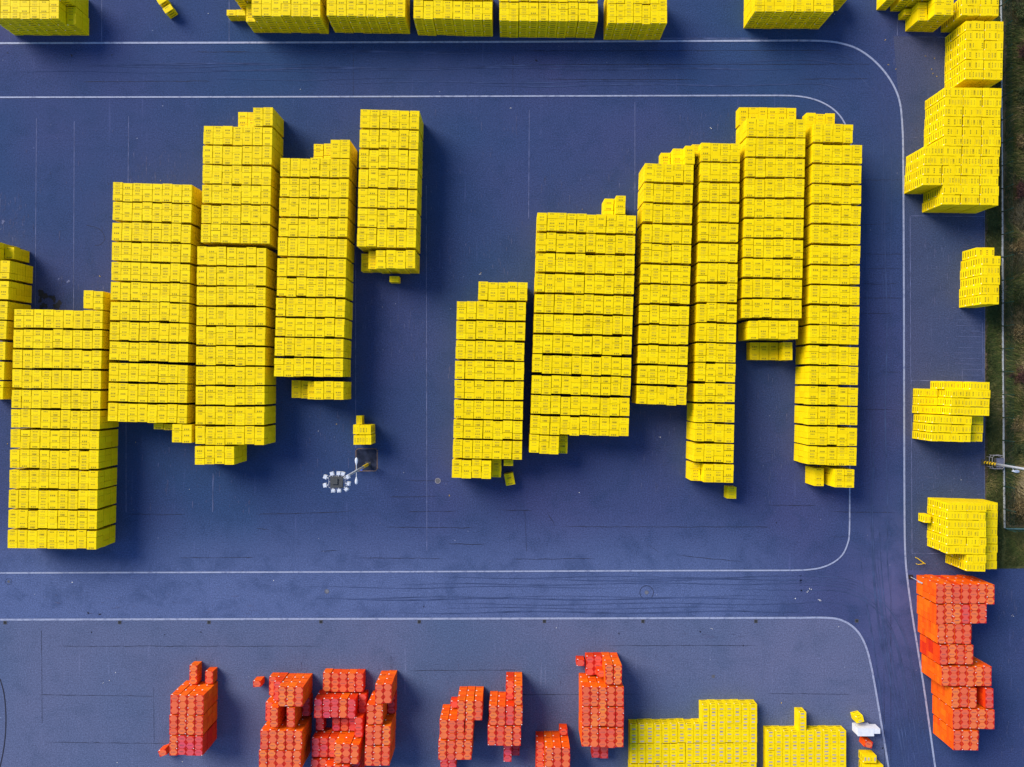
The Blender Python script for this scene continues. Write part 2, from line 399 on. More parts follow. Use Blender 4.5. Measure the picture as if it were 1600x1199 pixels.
def blot(name, x, y, r, m, z=0.0075, n=26):
    pts = []
    ph = [RNG.uniform(0, 6.28) for _ in range(4)]
    for k in range(n):
        a = 2*math.pi*k/n
        q = r*(1 + 0.28*math.sin(2*a+ph[0]) + 0.2*math.sin(3*a+ph[1]) + 0.15*math.sin(7*a+ph[2]) + RNG.uniform(-.1, .1))
        pts.append((x+q*math.cos(a), y+q*math.sin(a)))
    return sheet(name, pts, zup(z), m)
for x, y, r in ((67, 461, 7), (82, 465, 4), (90, 477, 6), (68, 478, 5), (63, 470, 3), (85, 470, 2.5)):
    blot('oil_stain', x, y, r, M['stain'])
for x, y, r in ((107, 440, 2.2), (5, 347, 2.6), (92, 436, 1.2)):
    blot('lime_stain', x, y, r, M['paint_faint'])
for x, y, r in ((112, 87, 1.6), (12, 83, 1.0), (175, 86, 1.0), (838, 95, 1.6), (1012, 101, 1.0), (143, 988, 1), (314, 988, 1), (257, 992, 1), (662, 948, 1), (1094, 987, 1.2), (1161, 1009, 1.1), (967, 990, 1), (1379, 1169, 1.2), (138, 958, 1.4), (156, 960, 1.4), (1213, 817, 1)):
    blot('tar_spot', x, y, r, M['seam'])
def track(path, off0, off1, n, a0, a1):
    # worn tyre lines that run beside a painted line
    V, F = [], []
    m = len(path)
    for _ in range(n):
        off = RNG.uniform(off0, off1)/12.22; w = RNG.uniform(0.06, 0.20)
        i0 = int(m*RNG.uniform(a0, a1)); i1 = min(m-1, i0 + int(RNG.uniform(60, 200)))
        ph = RNG.uniform(0, 6); base = len(V); z = zup(0.0088)
        for i in range(i0, i1):
            p = Vector((*at(*path[i]), 0)); q = Vector((*at(*path[min(m-1, i+1)]), 0)); d = q - p
            if d.length < 1e-6: d = Vector((1, 0, 0))
            d.normalize(); nn = Vector((-d.y, d.x, 0)); o = off + 0.12*math.sin(ph + i*0.09)
            ww = w/2*min(1, (i-i0+1)/30, (i1-i)/30)*(0.75 + 0.25*math.sin(i*0.23+ph))
            V.append((*(p + nn*(o-ww)).xy, z)); V.append((*(p + nn*(o+ww)).xy, z))
            if i > i0: b = len(V); F.append((b-4, b-2, b-1, b-3))
    me = raw_mesh('tyre_mark', V, F, [0]*len(F), [0.5]*len(F), [M['rubber']])
    if me.polygons[0].normal.z < 0: me.flip_normals()
    return tag(link('tyre_mark', me), kind='structure')
track(l1, -70, -8, 26, 0.0, 0.97)
track(l3, 6, 66, 16, 0.3, 0.97)

# ------------------------------------------------------------------ crate stacks: one block of crates = one thing
TH = 1.40      # height of one tier
NV = 9         # mesh variants of a kind

def stack_mesh(kind, w, d, rng, top=True, tone=None):
    """One stack as it is lifted: three layers of crates, painted handle slots, printed top, one white tag. Local base at z=0, centred."""
    red = kind == 'red'; lab = kind == 'labelled'
    v, f, mi, tn = [], [], [], []
    body = tone if tone is not None else rng.random()
    def q(p, m=0, t=None):
        b = len(v); v.extend(p); f.append((b, b+1, b+2, b+3)); mi.append(m); tn.append(body if t is None else t)
    def ring(z0, i0, z1, i1, t):
        a = (-w/2+i0, -d/2+i0, w/2-i0, d/2-i0); b = (-w/2+i1, -d/2+i1, w/2-i1, d/2-i1)
        A = [(a[0], a[1], z0), (a[2], a[1], z0), (a[2], a[3], z0), (a[0], a[3], z0)]
        B = [(b[0], b[1], z1), (b[2], b[1], z1), (b[2], b[3], z1), (b[0], b[3], z1)]
        for k in range(4): q((A[k], A[(k+1) % 4], B[(k+1) % 4], B[k]), 0, t)
    nL = 3; hl = (TH-0.02)/nL
    ins = [rng.uniform(0.002, 0.010) for _ in range(nL)]
    for k in range(nL):
        t = min(1, max(0, body + rng.uniform(-0.16, 0.16)))
        z0, z1 = k*hl + 0.012, (k+1)*hl - 0.012
        ring(z0, ins[k], z1, ins[k], t)
        if k < nL-1:
            ring(z1, ins[k], (k+1)*hl, 0.035, t); ring((k+1)*hl, 0.035, (k+1)*hl+0.012, ins[k+1], t)
        # handle slots on the two long sides: flat quads, hole shade in the colour
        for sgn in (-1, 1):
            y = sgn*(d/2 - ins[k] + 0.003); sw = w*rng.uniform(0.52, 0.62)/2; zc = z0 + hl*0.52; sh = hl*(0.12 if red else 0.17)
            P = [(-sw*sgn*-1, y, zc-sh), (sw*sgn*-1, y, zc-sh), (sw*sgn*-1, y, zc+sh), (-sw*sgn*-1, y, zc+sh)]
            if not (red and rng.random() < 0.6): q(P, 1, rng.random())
    for sgn in (-1, 1):      # white tag in the upper corner
        y = sgn*(d/2 + 0.004); s0 = 0.07 if red else 0.042; s1 = 0.11 if red else 0.08; zc = TH-s1-0.04; xc = -w/2+0.14
        q([(xc+s0*sgn, y, zc-s1), (xc-s0*sgn, y, zc-s1), (xc-s0*sgn, y, zc+s1), (xc+s0*sgn, y, zc+s1)], 3, 0.5)
    zt = TH-0.02; it = ins[-1]
    if not top:
        q([(-w/2+it, -d/2+it, zt-.012), (w/2-it, -d/2+it, zt-.012), (w/2-it, d/2-it, zt-.012), (-w/2+it, d/2-it, zt-.012)])
        return v, f, mi, tn
    ring(zt-0.008, it, zt, it+0.008, body)
    x0, x1 = -w/2+it+.008, w/2-it-.008
    y0, y1 = -d/2+it+.008, d/2-it-.008
    if red:
        q([(x0, y0, zt), (x1, y0, zt), (x1, y1, zt), (x0, y1, zt)], 5, rng.random())
        hx, hy = (x1-x0)/2, (y1-y0)/2
        P = [(-0.46, -1.0), (0.46, -1.0), (0.98, -0.16), (0.98, 0.16), (0.46, 1.0), (-0.46, 1.0), (-0.98, 0.16), (-0.98, -0.16)]
        P = [(a*hx, b*hy, zt+0.004) for a, b in P]
        e = tone_emblem[0] if tone_emblem else rng.random()
        e = min(1, max(0, e + rng.uniform(-.04, .04)))
        q((P[7], P[0], P[1], P[2]), 4, e); q((P[7], P[2], P[3], P[6]), 4, e); q((P[6], P[3], P[4], P[5]), 4, e)
        t = rng.random()
        if t < 0.8:
            k = rng.choice((3, 4)); L = hx*rng.uniform(0.45, 0.62); yy = hy*rng.uniform(-0.2, 0.2); hh = hy*rng.uniform(0.08, 0.16)
            for i in range(k):
                a = -L + 2*L*i/k; b = a + 2*L/k*0.72
                q([(a, yy-hh, zt+.007), (b, yy-hh, zt+.007), (b, yy+hh, zt+.007), (a, yy+hh, zt+.007)], 2, t)
        for sx in (-1, 1):   # pale pegs on the corners
            if rng.random() < 0.22:
                cx, cy = sx*hx*0.86, -hy*0.82
                q([(cx-.045, cy-.045, zt+.007), (cx+.045, cy-.045, zt+.007), (cx+.045, cy+.045, zt+.007), (cx-.045, cy+.045, zt+.007)], 3, 0.5)
    else:
        nT = 2
        for j in range(nT):
            a, b = y0+(y1-y0)*j/nT, y0+(y1-y0)*(j+1)/nT
            r_ = 0.024; dep = rng.uniform(0.001, 0.007); t = min(1, max(0, body+rng.uniform(-.2, .2)))
            O = [(x0, a, zt), (x1, a, zt), (x1, b, zt), (x0, b, zt)]
            I = [(x0+r_, a+r_, zt), (x1-r_, a+r_, zt), (x1-r_, b-r_, zt), (x0+r_, b-r_, zt)]
            D = [(p[0], p[1], zt-dep) for p in I]
            for k in range(4):
                q((O[k], O[(k+1) % 4], I[(k+1) % 4], I[k]), 0, min(1, t+.1)); q((I[k], I[(k+1) % 4], D[(k+1) % 4], D[k]), 0, t)
            q(D, 0, t)
            zz = zt-dep+0.004; yc = (a+b)/2 + rng.uniform(-.03, .03)
            if lab:
                tt = rng.random()
                hx = w*rng.uniform(0.20, 0.26)
                if (j == 0) or rng.random() < 0.4:
                    hh = rng.uniform(0.06, 0.10)
                    q([(-hx, yc-hh, zz), (hx, yc-hh, zz), (hx, yc+hh, zz), (-hx, yc+hh, zz)], 4, tt)
                else:
                    for i in range(3):
                        p = -hx + 2*hx*i/3; e = p + 2*hx/3*0.7; hh = rng.uniform(0.05, 0.09)
                        q([(p, yc-hh, zz), (e, yc-hh, zz), (e, yc+hh, zz), (p, yc+hh, zz)], 2, rng.uniform(.2, .9))
            else:
                p_show = 0.78
                if rng.random() < p_show:
                    t2 = rng.random(); n = rng.choice((3, 4)); L = w*rng.uniform(0.22, 0.29); hh = rng.choice((0.03, 0.06, 0.085))
                    for i in range(n):
                        p = -L + 2*L*i/n; e = p + 2*L/n*rng.uniform(.6, .85)
                        q([(p, yc-hh, zz), (e, yc-hh, zz), (e, yc+hh, zz), (p, yc+hh, zz)], 2, min(1, max(0, t2+rng.uniform(-.2, .2))))
                    if rng.random() < 0.55:      # a thinner second line of print
                        y2 = yc + rng.choice((-1, 1))*(hh + 0.055)
                        if a+r_ < y2-.02 and y2+.02 < b-r_: q([(-L, y2-.018, zz), (L, y2-.018, zz), (L, y2+.018, zz), (-L, y2+.018, zz)], 2, rng.uniform(.4, 1))
    return v, f, mi, tn

KMATS = {'yellow': [M['yellow'], M['yslot_shade'], M['yink'], M['tag']],
         'labelled': [M['yellow'], M['yslot_shade'], M['yink'], M['tag'], M['white_label']],
         'red': [M['orange'], M['rslot_shade'], M['rink'], M['tag'], M['emblem'], M['diamond']]}
SIZES = {'Y': ('yellow', 1.168, 0.732), 'N': ('yellow', 1.005, 0.776), 'L': ('labelled', 0.975, 0.80),
         'O': ('red', 0.985, 0.772), 'D': ('red', 0.985, 0.772), 'P': ('red', 0.985, 0.772)}
GAPS = {'Y': 0.005, 'N': 0.006, 'L': 0.012, 'O': 0.012, 'D': 0.012, 'P': 0.012}
tone_emblem = []
VAR = {}
vr = random.Random(11)
for code, (kind, w, d) in SIZES.items():
    for top in (True, False):
        L = []
        for k in range(NV if top else 4):
            tone = None
            tone_emblem[:] = []
            if code == 'O': tone = vr.uniform(0.62, 1.0); tone = (0.7, 0.85, 0.95)[k % 3]; tone_emblem[:] = [(0.44, 0.54, 0.66)[k % 3]]
            if code == 'D': tone = vr.uniform(0.15, 0.5); tone = (0.2, 0.32, 0.45)[k % 3]; tone_emblem[:] = [(0.22, 0.38, 0.50)[k % 3]]
            if code == 'P': tone = vr.uniform(0.0, 0.15); tone_emblem[:] = [vr.choice((0.0, 0.08, 0.15))]  # pink brand; on low columns the tone also paints bluish shade
            v, f, mi, tn = stack_mesh(kind, w, d, vr, top, tone)
            L.append([np.array(v, np.float32), np.array(f, np.int32), np.array(mi, np.int32), np.array(tn, np.float32), None])
        VAR[code, top] = L

UNITS = []     # every stack in the yard
jr = random.Random(5)
ORD = 'first second third fourth fifth sixth seventh eighth ninth tenth eleventh twelfth thirteenth fourteenth fifteenth sixteenth seventeenth eighteenth nineteenth twentieth'.split()

def triple(x, y, rot, tier, code, n, where, row, colm, jit=1.0):
    """n stacks in file behind each other, tier high, first one's corner column centre at world x, y."""
    kind, w, d = SIZES[code]
    dp = d + GAPS[code]
    ca, sa = math.cos(rot), math.sin(rot)
    oy = jr.gauss(0, 0.035)*jit; ox = jr.gauss(0, 0.010)*jit
    for k in range(n):
        ly = -(k+0.5)*dp + oy; lx = ox
        X, Y = x + lx*ca - ly*sa, y + lx*sa + ly*ca
        for t in range(tier):
            UNITS.append(dict(x=X + jr.gauss(0, 0.012)*jit*(t > 0), y=Y + jr.gauss(0, 0.015)*jit*(t > 0), z=t*TH + 0.012, rot=rot + jr.gauss(0, 0.004)*jit, t=t, top=t == tier-1, code=code, w=w, d=d,
                              where=where, row=row, col=colm, k=k, n=n, tier=tier))

def crow(where, r, x0, y0, cols, tilt=1.5, code='Y', n=3, ref=3, pitch=None, orient='H', codes=None):
    """A row of files. x0, y0 = photo pixel of its upper left top corner at tier ref. cols: '333.21' tiers per column.
    orient H: columns run to the right, files run down. V: a row of files that run to the right, 'columns' = files one after the other."""
    kind, w, d = SIZES[code]
    X, Y = at(x0, y0, ref*TH)
    a = -R(tilt)
    p = pitch if pitch else w + {'Y': 0.036, 'N': 0.028, 'L': 0.025}.get(code, 0.045)
    ca, sa = math.cos(a), math.sin(a)
    for c, ch in enumerate(cols):
        if ch in '.0': continue
        cd = codes[c] if codes else code
        if orient == 'H':
            lx = c*p + w/2
            triple(X + lx*ca, Y + lx*sa, a, int(ch), cd, n, where, r, c)
        else:   # files run along +x ; local -y axis of the file must point to +x  => rotate by +90 deg
            lx = c*(n*(d+GAPS[code]) + (0.11 if code == 'Y' else 0.02)); ly = -w/2
            triple(X + lx*ca - ly*sa, Y + lx*sa + ly*ca, a + math.pi/2, int(ch), cd, n, where, r, c)

def rows(where, spec, r0=0, **kw):
    for r, s in enumerate(spec, r0):
        k = dict(kw)
        if len(s) > 3: k.update(s[3])
        crow(where, r, s[0], s[1], s[2], **k)

def lin(n, xa, ya, xb, yb, cols):
    return [(xa+(xb-xa)*i/(n-1), ya+(yb-ya)*i/(n-1), cols) for i in range(n)]

# --- the yellow blocks of the middle yard
rows('block cut by left edge', [(-51.5, 376, '333')] + [(-36+5.5-1.7*i, 407+31.4*i, '333') for i in range(7)], tilt=1.5)
rows('block cut by left edge', [(-5.3, 382.5, '2', dict(n=2))], tilt=1.5, r0=8)
rows('nine-wide block lower left', [(22.5, 452.5, '.......33')] + [(22-0.9*i, 483.5 + 31.35*i, '333333333') for i in range(12)], tilt=0.9)
rows('eight-wide left block', [(177-0.72*i, 285 + (31.1*i if i < 9 else 31.35*i), '33333333') for i in range(12)], tilt=1.7)
rows('eight-wide left block', [(169.5, 662.6, '....22', dict(n=1, tilt=0.8)), (269.0, 662.8, '33', dict(tilt=0.4))], tilt=0.8, r0=12)
rows('tall seven-wide block', [(365, 168, '2233', dict(tilt=0.6))] + [(318-0.75*i, 197+30.6*i+(0.6 if i > 3 else 0), '3333333') for i in range(6)] +
     [(308-0.3*i, 386+31.15*i, '3333333', dict(tilt=0.4)) for i in range(10)] + [(304.5, 697.5, '3333', dict(tilt=0.4))], tilt=1.2)
rows('block above the light mast', [(485.5, 218, '2233'), ] + [(438.5-1.0*i, 247+31.2*i, '3333333') for i in range(11)] + [(444.5, 595.5, '112333', dict(tilt=0.7))], tilt=1.1)
rows('six-wide short block', [(563-0.8*i, 171+31*i, '333333') for i in range(7)] + [(557, 390, '123333', dict(tilt=1.0))], tilt=1.4)
rows('stepped block right of mast', [(747.5, 440.5, '33333')] + [(714-0.85*i, 470.3+31*i, '3333333') for i in range(8)] + [(706.5, 718.5, '33332'), (771.5, 720.5, '.2', dict(n=1, tilt=1.2))], tilt=1.3)
rows('ten-wide centre block', [(947, 305, '23')] + [(840-1.08*i, 332.3 + 31.75*i, '3333333333') for i in range(11)] + [(827.5, 680.3, '3332')], tilt=1.6)
rows('five-wide block', [(1025, 226.5, '.123', dict(tilt=1.0))] + [(1007.5-1.0*i, 255+31.6*i, '33333') for i in range(12)], tilt=2.0)
rows('long four-wide block', [(1086, 219, '2', dict(tilt=1, n=2))] + [(1095.5-0.68*i, 223+31.35*i, '3333') for i in range(16)] + [(1085, 725, '2333')], tilt=1.5)
rows('six-wide right block', [(1155, 168, '111111', dict(ref=1, tilt=0.6))] + [(1167-0.72*i, 184.8+31.4*i, '333333') for i in range(10)] + [(1170.5, 501, '33333', dict(tilt=0.5)), (1172, 535.2, '1112', dict(tilt=0.3, ref=1))], tilt=0.9)
rows('long five-wide right block', [(1260.5, 177, '111', dict(ref=1, tilt=1.6)), (1271.5, 193.5, '3333')] + [(1270.5-0.55*i, 225.3+31.5*i, '33333') for i in range(16)] + [(1304.5, 733.5, '33', dict(tilt=0.8)), (1280.5, 733, '2', dict(tilt=0.8))], tilt=1.6)
# lone stacks on the tarmac
def lone(where, x, y, code='Y', tier=1, rot=0.0, n=1, ref=None, orient='H', r=0):
    crow(where, r, x, y, str(tier), tilt=rot, code=code, n=n, ref=ref or tier, orient=orient)
lone('alone below six-wide block', 608.5, 431.5, rot=1)
lone('turned askew below stepped block', 787.5, 741.5, rot=-11, n=2)
lone('alone below long four-wide block', 1136.5, 760.5, rot=2, n=2)
lone('single above the mast pair', 556.5, 649.5, orient='V')
rows('pair beside the light mast', [(552, 664.5, '2', dict()), (552, 680.5, '2', dict())], tilt=0.3, ref=2, orient='V')
lone('upper of two tilted beside top-left block', 244, 0, rot=-33)
lone('lower of two tilted beside top-left block', 253.5, 14, rot=-33)

# --- the row of blocks along the upper edge
rows('top-left corner block', [(-15.5, -30.5, '33333333')] + [(-14.5, 0.5, '33333332')], tilt=0.5, pitch=1.19)
rows('second top block', [(362, -35.5, '333333333'), (362.2, -3.8, '.23333333'), (354, 15.5, '11', dict(n=1, ref=1))], tilt=0.6)
rows('third top block', [(510, -34.5, '33333333'), (510.5, -3.2, '33333333')], tilt=0.8)
rows('fourth top block', [(646, -30.5, '33333333'), (646.5, 0.8, '33333333')], tilt=0.7)
rows('fifth top block', [(780, -26.5, '3333333333'), (780.3, 4.3, '3333333333')], tilt=0.4)
rows('sixth top block', [(950, -24.5, '3333333'), (950.3, 6.3, '3333333')], tilt=0.2, code='N')
rows('seventh top block', [(1180, -40.5, '3333333322'), (1179.5, -10.7, '33333333')], tilt=0.5)
rows('upper right block', [(1397.5, -40.5, '2', dict(tilt=1)), (1420, -38, '333', dict(tilt=1))], tilt=1)
rows('upper right block', [(1444.5, -5.0, '233', dict(tilt=0.4))], tilt=0.4, r0=2)
lone('low single in upper right block', 1412.5, 13.8, rot=0)
# --- stacks along the fence, standing sideways
rows('sideways block topmost at the fence', [(1503, -6.0, '33'), (1503, 9.3, '33')], orient='V', tilt=0.8)
rows('first sideways block by fence', [(1510-0.3*i, 32.5+15.25*i, '33') for i in range(6)], orient='V', tilt=1.2)
rows('big sideways block by fence', [(1477-0.35*i, 136.5+15.3*i, '333') for i in range(6)] +
     [(1444.5-0.55*(i), 227.8+15.3*i, '3333') for i in range(4)] + [(1473, 289.2, '333'), (1472.6, 304.6, '333')], orient='V', tilt=1.0)
rows('lone sideways block by fence', [(1526, 386.5, '2', dict(ref=2))] + [(1535.5-0.7*i, 399.5+15.2*i, '3') for i in range(5)], orient='V', tilt=0.9)
rows('stepped sideways block by fence', [(1486, 595.5, '23', dict(tilt=1.6))] + [(1457-0.9*i, 607.3+13.65*i, '133') for i in range(3)] + [(1458-0.9*i, 649.0+13.75*i, '332') for i in range(3)], orient='V', tilt=1.8, code='N')
rows('lowest sideways block by fence', [(1481-0.15*i, 786+13.3*i, '332') for i in range(6)] + [(1480.3, 865.8, '.32'), (1480, 879.3, '.32')], orient='V', tilt=1.6, code='N')
lone('low sideways single west of lowest block', 1444.5, 804.5, code='N', orient='V', rot=1)

# --- the red crates
def reds(where, spec, tilt=0.5, seed=1, pd=0.2, pp=0.0, r0=0, **kw):
    rr = random.Random(seed)
    for r, s in enumerate(spec, r0):
        k = dict(kw, tilt=tilt, code='O')
        if len(s) > 3: k.update(s[3])
        if 'codes' not in k:
            k['codes'] = ''.join(('P' if (ch == '1' and rr.random() < 0.5) else ('P' if rr.random() < pp else ('D' if rr.random() < pd else 'O'))) for ch in s[2])  # low columns often take pink P, their bluish shade put into the colour
        crow(where, r, s[0], s[1], s[2], **k)
reds('right-edge red column', [(1462.7, 912.5, '3333333'), (1463.3, 944, '333333'), (1465.2, 975.2, '33332'), (1468.7, 1008, '33331'), (1471, 1041.5, '333333'), (1487, 1075.5, '333.3'), (1488.8, 1108.8, '33333'), (1490, 1142, '3332')], tilt=0.6, seed=3, pd=0.1)
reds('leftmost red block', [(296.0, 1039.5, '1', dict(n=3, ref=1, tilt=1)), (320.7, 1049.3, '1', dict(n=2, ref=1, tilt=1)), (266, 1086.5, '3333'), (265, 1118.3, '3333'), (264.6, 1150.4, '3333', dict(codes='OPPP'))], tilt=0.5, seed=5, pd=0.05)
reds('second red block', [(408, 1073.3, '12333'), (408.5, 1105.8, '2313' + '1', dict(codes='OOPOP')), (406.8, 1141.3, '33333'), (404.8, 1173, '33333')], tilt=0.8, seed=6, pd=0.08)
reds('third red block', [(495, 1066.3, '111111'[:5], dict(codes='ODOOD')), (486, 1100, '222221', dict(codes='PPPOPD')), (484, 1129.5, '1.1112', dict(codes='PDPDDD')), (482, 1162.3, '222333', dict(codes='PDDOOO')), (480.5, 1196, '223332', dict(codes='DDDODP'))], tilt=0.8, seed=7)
reds('fourth red block', [(586.2, 1068.8, '33'), (572.5, 1101.3, '331', dict(codes='OOP')), (571, 1134.5, '333'), (569.8, 1166.8, '333')], tilt=0.7, seed=8, pd=0.15)
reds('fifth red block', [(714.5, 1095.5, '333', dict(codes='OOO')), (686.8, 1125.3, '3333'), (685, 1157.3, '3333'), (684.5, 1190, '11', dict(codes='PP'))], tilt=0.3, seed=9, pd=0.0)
reds('fifth red block', [(704, 1096.5, '1', dict(n=1, ref=1, codes='D'))], seed=9, r0=4)
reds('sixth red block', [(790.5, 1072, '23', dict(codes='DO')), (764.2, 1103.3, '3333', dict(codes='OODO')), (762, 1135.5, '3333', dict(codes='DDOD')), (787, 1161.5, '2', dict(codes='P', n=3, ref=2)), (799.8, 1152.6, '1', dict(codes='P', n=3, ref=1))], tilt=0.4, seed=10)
reds('seventh red block', [(838.5, 1168.8, '2333', dict(codes='DOOO')), (838.2, 1200, '2333', dict(codes='DOOO'))], tilt=0.1, seed=12)
reds('seventh red block', [(874.5, 1139.5, '1', dict(n=1, ref=1, codes='D'))], seed=9, r0=2)
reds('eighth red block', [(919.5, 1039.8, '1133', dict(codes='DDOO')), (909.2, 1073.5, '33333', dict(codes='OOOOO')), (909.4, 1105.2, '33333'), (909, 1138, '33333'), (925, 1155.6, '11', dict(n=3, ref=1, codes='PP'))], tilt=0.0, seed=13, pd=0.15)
reds('eighth red block', [(933.5, 1048.5, '2', dict(n=1, ref=2, codes='D'))], seed=2, r0=5)
lone('loose at the foot of leftmost red block', 246.5, 1174, code='D', rot=-20)
lone('loose beside the second red block', 395.2, 1064.6, code='O', rot=-2)
lone('loose beside the eighth red block', 901.2, 1031, code='D', rot=1)
lone('loose under the white box', 1352.5, 1157.5, code='D', rot=14)
# --- labelled yellow crates along the lower edge
rows('wide labelled block', [(1096.5, 1101, '1111111'), (984.5, 1131.6, '1'*16), (984.3, 1163, '1'*16), (984, 1194.5, '1'*16)], code='L', ref=1, tilt=-0.4)
rows('ten-wide labelled block', [(1198.5, 1142.2, '1'*10), (1198.3, 1172.8, '1'*10), (1198.2, 1203.8, '1'*10)], code='L', ref=1, tilt=-0.1)
lone('upright file above ten-wide block', 1248, 1112.8, code='L', n=3, rot=0)
lone('leaning single behind the white box', 1336.5, 1121.5, code='L', rot=-14, n=1, tier=1)
rows('small labelled group lower right', [(1349.5, 1180.5, '1', dict(n=2)), (1350, 1195.5, '1', dict(n=3))], code='L', orient='V', ref=1, tilt=1)

# visibility of each stack and the choice of the individuals
grid = {}
for i, u in enumerate(UNITS):
    grid.setdefault((int(u['x']//1.5), int(u['y']//1.5)), []).append(i)
def covered(x, y, t, skip):
    gx, gy = int(x//1.5), int(y//1.5)
    for a in (gx-1, gx, gx+1):
        for b in (gy-1, gy, gy+1):
            for j in grid.get((a, b), ()):
                if j == skip: continue
                o = UNITS[j]
                if o['t'] != t: continue
                dx, dy = x-o['x'], y-o['y']; c, s = math.cos(-o['rot']), math.sin(-o['rot'])
                if abs(dx*c - dy*s) < o['w']/2 and abs(dx*s + dy*c) < o['d']/2: return True
    return False
def proj(x, y, z): k = FPX/(H-z); return 800 + x*k, 599.5 - y*k
for i, u in enumerate(UNITS):
    c, s = math.cos(u['rot']), math.sin(u['rot'])
    px, py = proj(u['x'], u['y'], u['z']+TH/2)
    inside = -6 < px < 1606 and -6 < py < 1205
    area = 0.0; keep = False
    if u['top']:
        k = FPX/(H-u['z']-TH); area += u['w']*u['d']*k*k; keep = True
    for nx, ny, half, ln in ((1, 0, u['w']/2, u['d']), (-1, 0, u['w']/2, u['d']), (0, 1, u['d']/2, u['w']), (0, -1, u['d']/2, u['w'])):
        wx, wy = nx*c - ny*s, nx*s + ny*c
        fx, fy = u['x']+wx*half, u['y']+wy*half
        if not covered(fx+wx*0.09, fy+wy*0.09, u['t'], i): keep = True
        facing = -(fx*wx + fy*wy)          # towards the camera above the origin
        if facing > 0 and not covered(fx+wx*0.45, fy+wy*0.45, u['t'], i):
            k0, k1 = FPX/(H-u['z']), FPX/(H-u['z']-TH)
            area += ln*k0*facing*(k1-k0)
    u['area'] = area if inside else 0.0
    u['keep'] = keep
    u['inside'] = inside
CAPS = {'yellow': 300, 'labelled': 300, 'red': 300}
NAMES = {'yellow': 'yellow_crate_stack', 'labelled': 'labelled_crate_stack', 'red': 'red_crate_stack'}
GROUPS = {'yellow': 'stacks of yellow crates in the yard', 'labelled': 'yellow crate stacks with pale labels', 'red': 'stacks of red and orange crates'}
TIERS = {1: ('',), 2: ('bottom tier', 'top tier'), 3: ('bottom tier', 'middle tier', 'top tier')}
for key, cap in CAPS.items():
    L = sorted((u for u in UNITS if SIZES[u['code']][0] == key and u['area'] > 0 and u['keep']), key=lambda u: -u['area'] - (400 if 'row' in u and u['tier'] == 1 and u['n'] == 1 else 0))
    for u in L[:cap]: u['one'] = True
def label_of(u):
    kind = SIZES[u['code']][0]
    colr = {'Y': 'yellow', 'N': 'yellow', 'L': 'pale-labelled yellow', 'O': 'orange', 'D': 'red', 'P': 'magenta-red'}[u['code']]
    W = [colr, 'crates,', u['where']]
    t = TIERS[u['tier']][u['t']]
    side = abs(u['rot']) > 0.8
    nrows = ROWS[u['where']]
    ncols = COLS[u['where'], u['row']]
    if nrows > 1: W.append(ORD[u['row']] + ' row')
    if ncols > 1: W.append(ORD[u['col']] + (' file' if side else ' column'))
    if t: W.append(t)
    if u['n'] > 1:
        names = {2: ('upper', 'lower'), 3: ('upper', 'middle', 'lower')}[u['n']] if not side else {2: ('left', 'right'), 3: ('left', 'middle', 'right')}[u['n']]
        W.append(names[u['k']] + ' third' if u['n'] == 3 else names[u['k']] + ' half')
    return ' '.join(W[:2]) + ' ' + W[2] + (', ' + ', '.join(W[3:]) if len(W) > 3 else '')
ROWS, COLS = {}, {}
for u in UNITS:
    ROWS[u['where']] = max(ROWS.get(u['where'], 0), u['row']+1)
    COLS[u['where'], u['row']] = max(COLS.get((u['where'], u['row']), 0), u['col']+1)
bulk = {k: [[], [], [], [], 0] for k in CAPS}
pick = random.Random(21)
for u in UNITS:
    if not u['keep']: continue
    kind = SIZES[u['code']][0]
    L = VAR[u['code'], u['top']]
    vi = pick.randrange(len(L))
    if kind == 'red':     # the three stacks of a file came from one batch
        if u['top']: vi = (0, 1, 0, 1, 2, 0, 1)[(u['row']*5 + u['col']*3 + len(u['where'])) % 7] + 3*pick.randrange(3)
    Vv, Ff, Mi, Tn, me = L[vi]
    if u.get('one'):
        if me is None:
            me = L[vi][4] = raw_mesh(NAMES[kind], Vv, Ff, Mi, Tn, KMATS[kind])
        o = link(NAMES[kind], me, None, (u['x'], u['y'], u['z']), u['rot'])
        tag(o, label_of(u), 'crate stack', GROUPS[kind])
    else:
        B = bulk[kind]
        c, s = math.cos(u['rot']), math.sin(u['rot'])
        P = np.empty_like(Vv)
        P[:, 0] = Vv[:, 0]*c - Vv[:, 1]*s + u['x']; P[:, 1] = Vv[:, 0]*s + Vv[:, 1]*c + u['y']; P[:, 2] = Vv[:, 2] + u['z']
        B[0].append(P); B[1].append(Ff + B[4]); B[2].append(Mi); B[3].append(np.clip(Tn + pick.uniform(-.12, .12), 0, 1)); B[4] += len(P)
for kind, B in bulk.items():
    if not B[0]: continue
    nm = {'yellow': 'remaining_yellow_crates', 'labelled': 'remaining_labelled_crates', 'red': 'remaining_red_crates'}[kind]
    me = raw_mesh(nm, np.concatenate(B[0]), np.concatenate(B[1]), np.concatenate(B[2]), np.concatenate(B[3]), KMATS[kind])
    tag(link(nm, me), {'yellow': 'dense mass of further yellow crates filling the big blocks', 'labelled': 'further yellow crates with pale labels at lower edge', 'red': 'further red and orange crates inside the red blocks'}[kind], 'crates', kind='stuff')
print('UNITS', len(UNITS), {k: (sum(1 for u in UNITS if SIZES[u['code']][0] == k and u['keep']), sum(1 for u in UNITS if u.get('one') and SIZES[u['code']][0] == k), sum(1 for u in UNITS if SIZES[u['code']][0] == k and u['area'] > 0)) for k in CAPS}, 'quads', sum(len(b) for B in bulk.values() for b in B[1]))

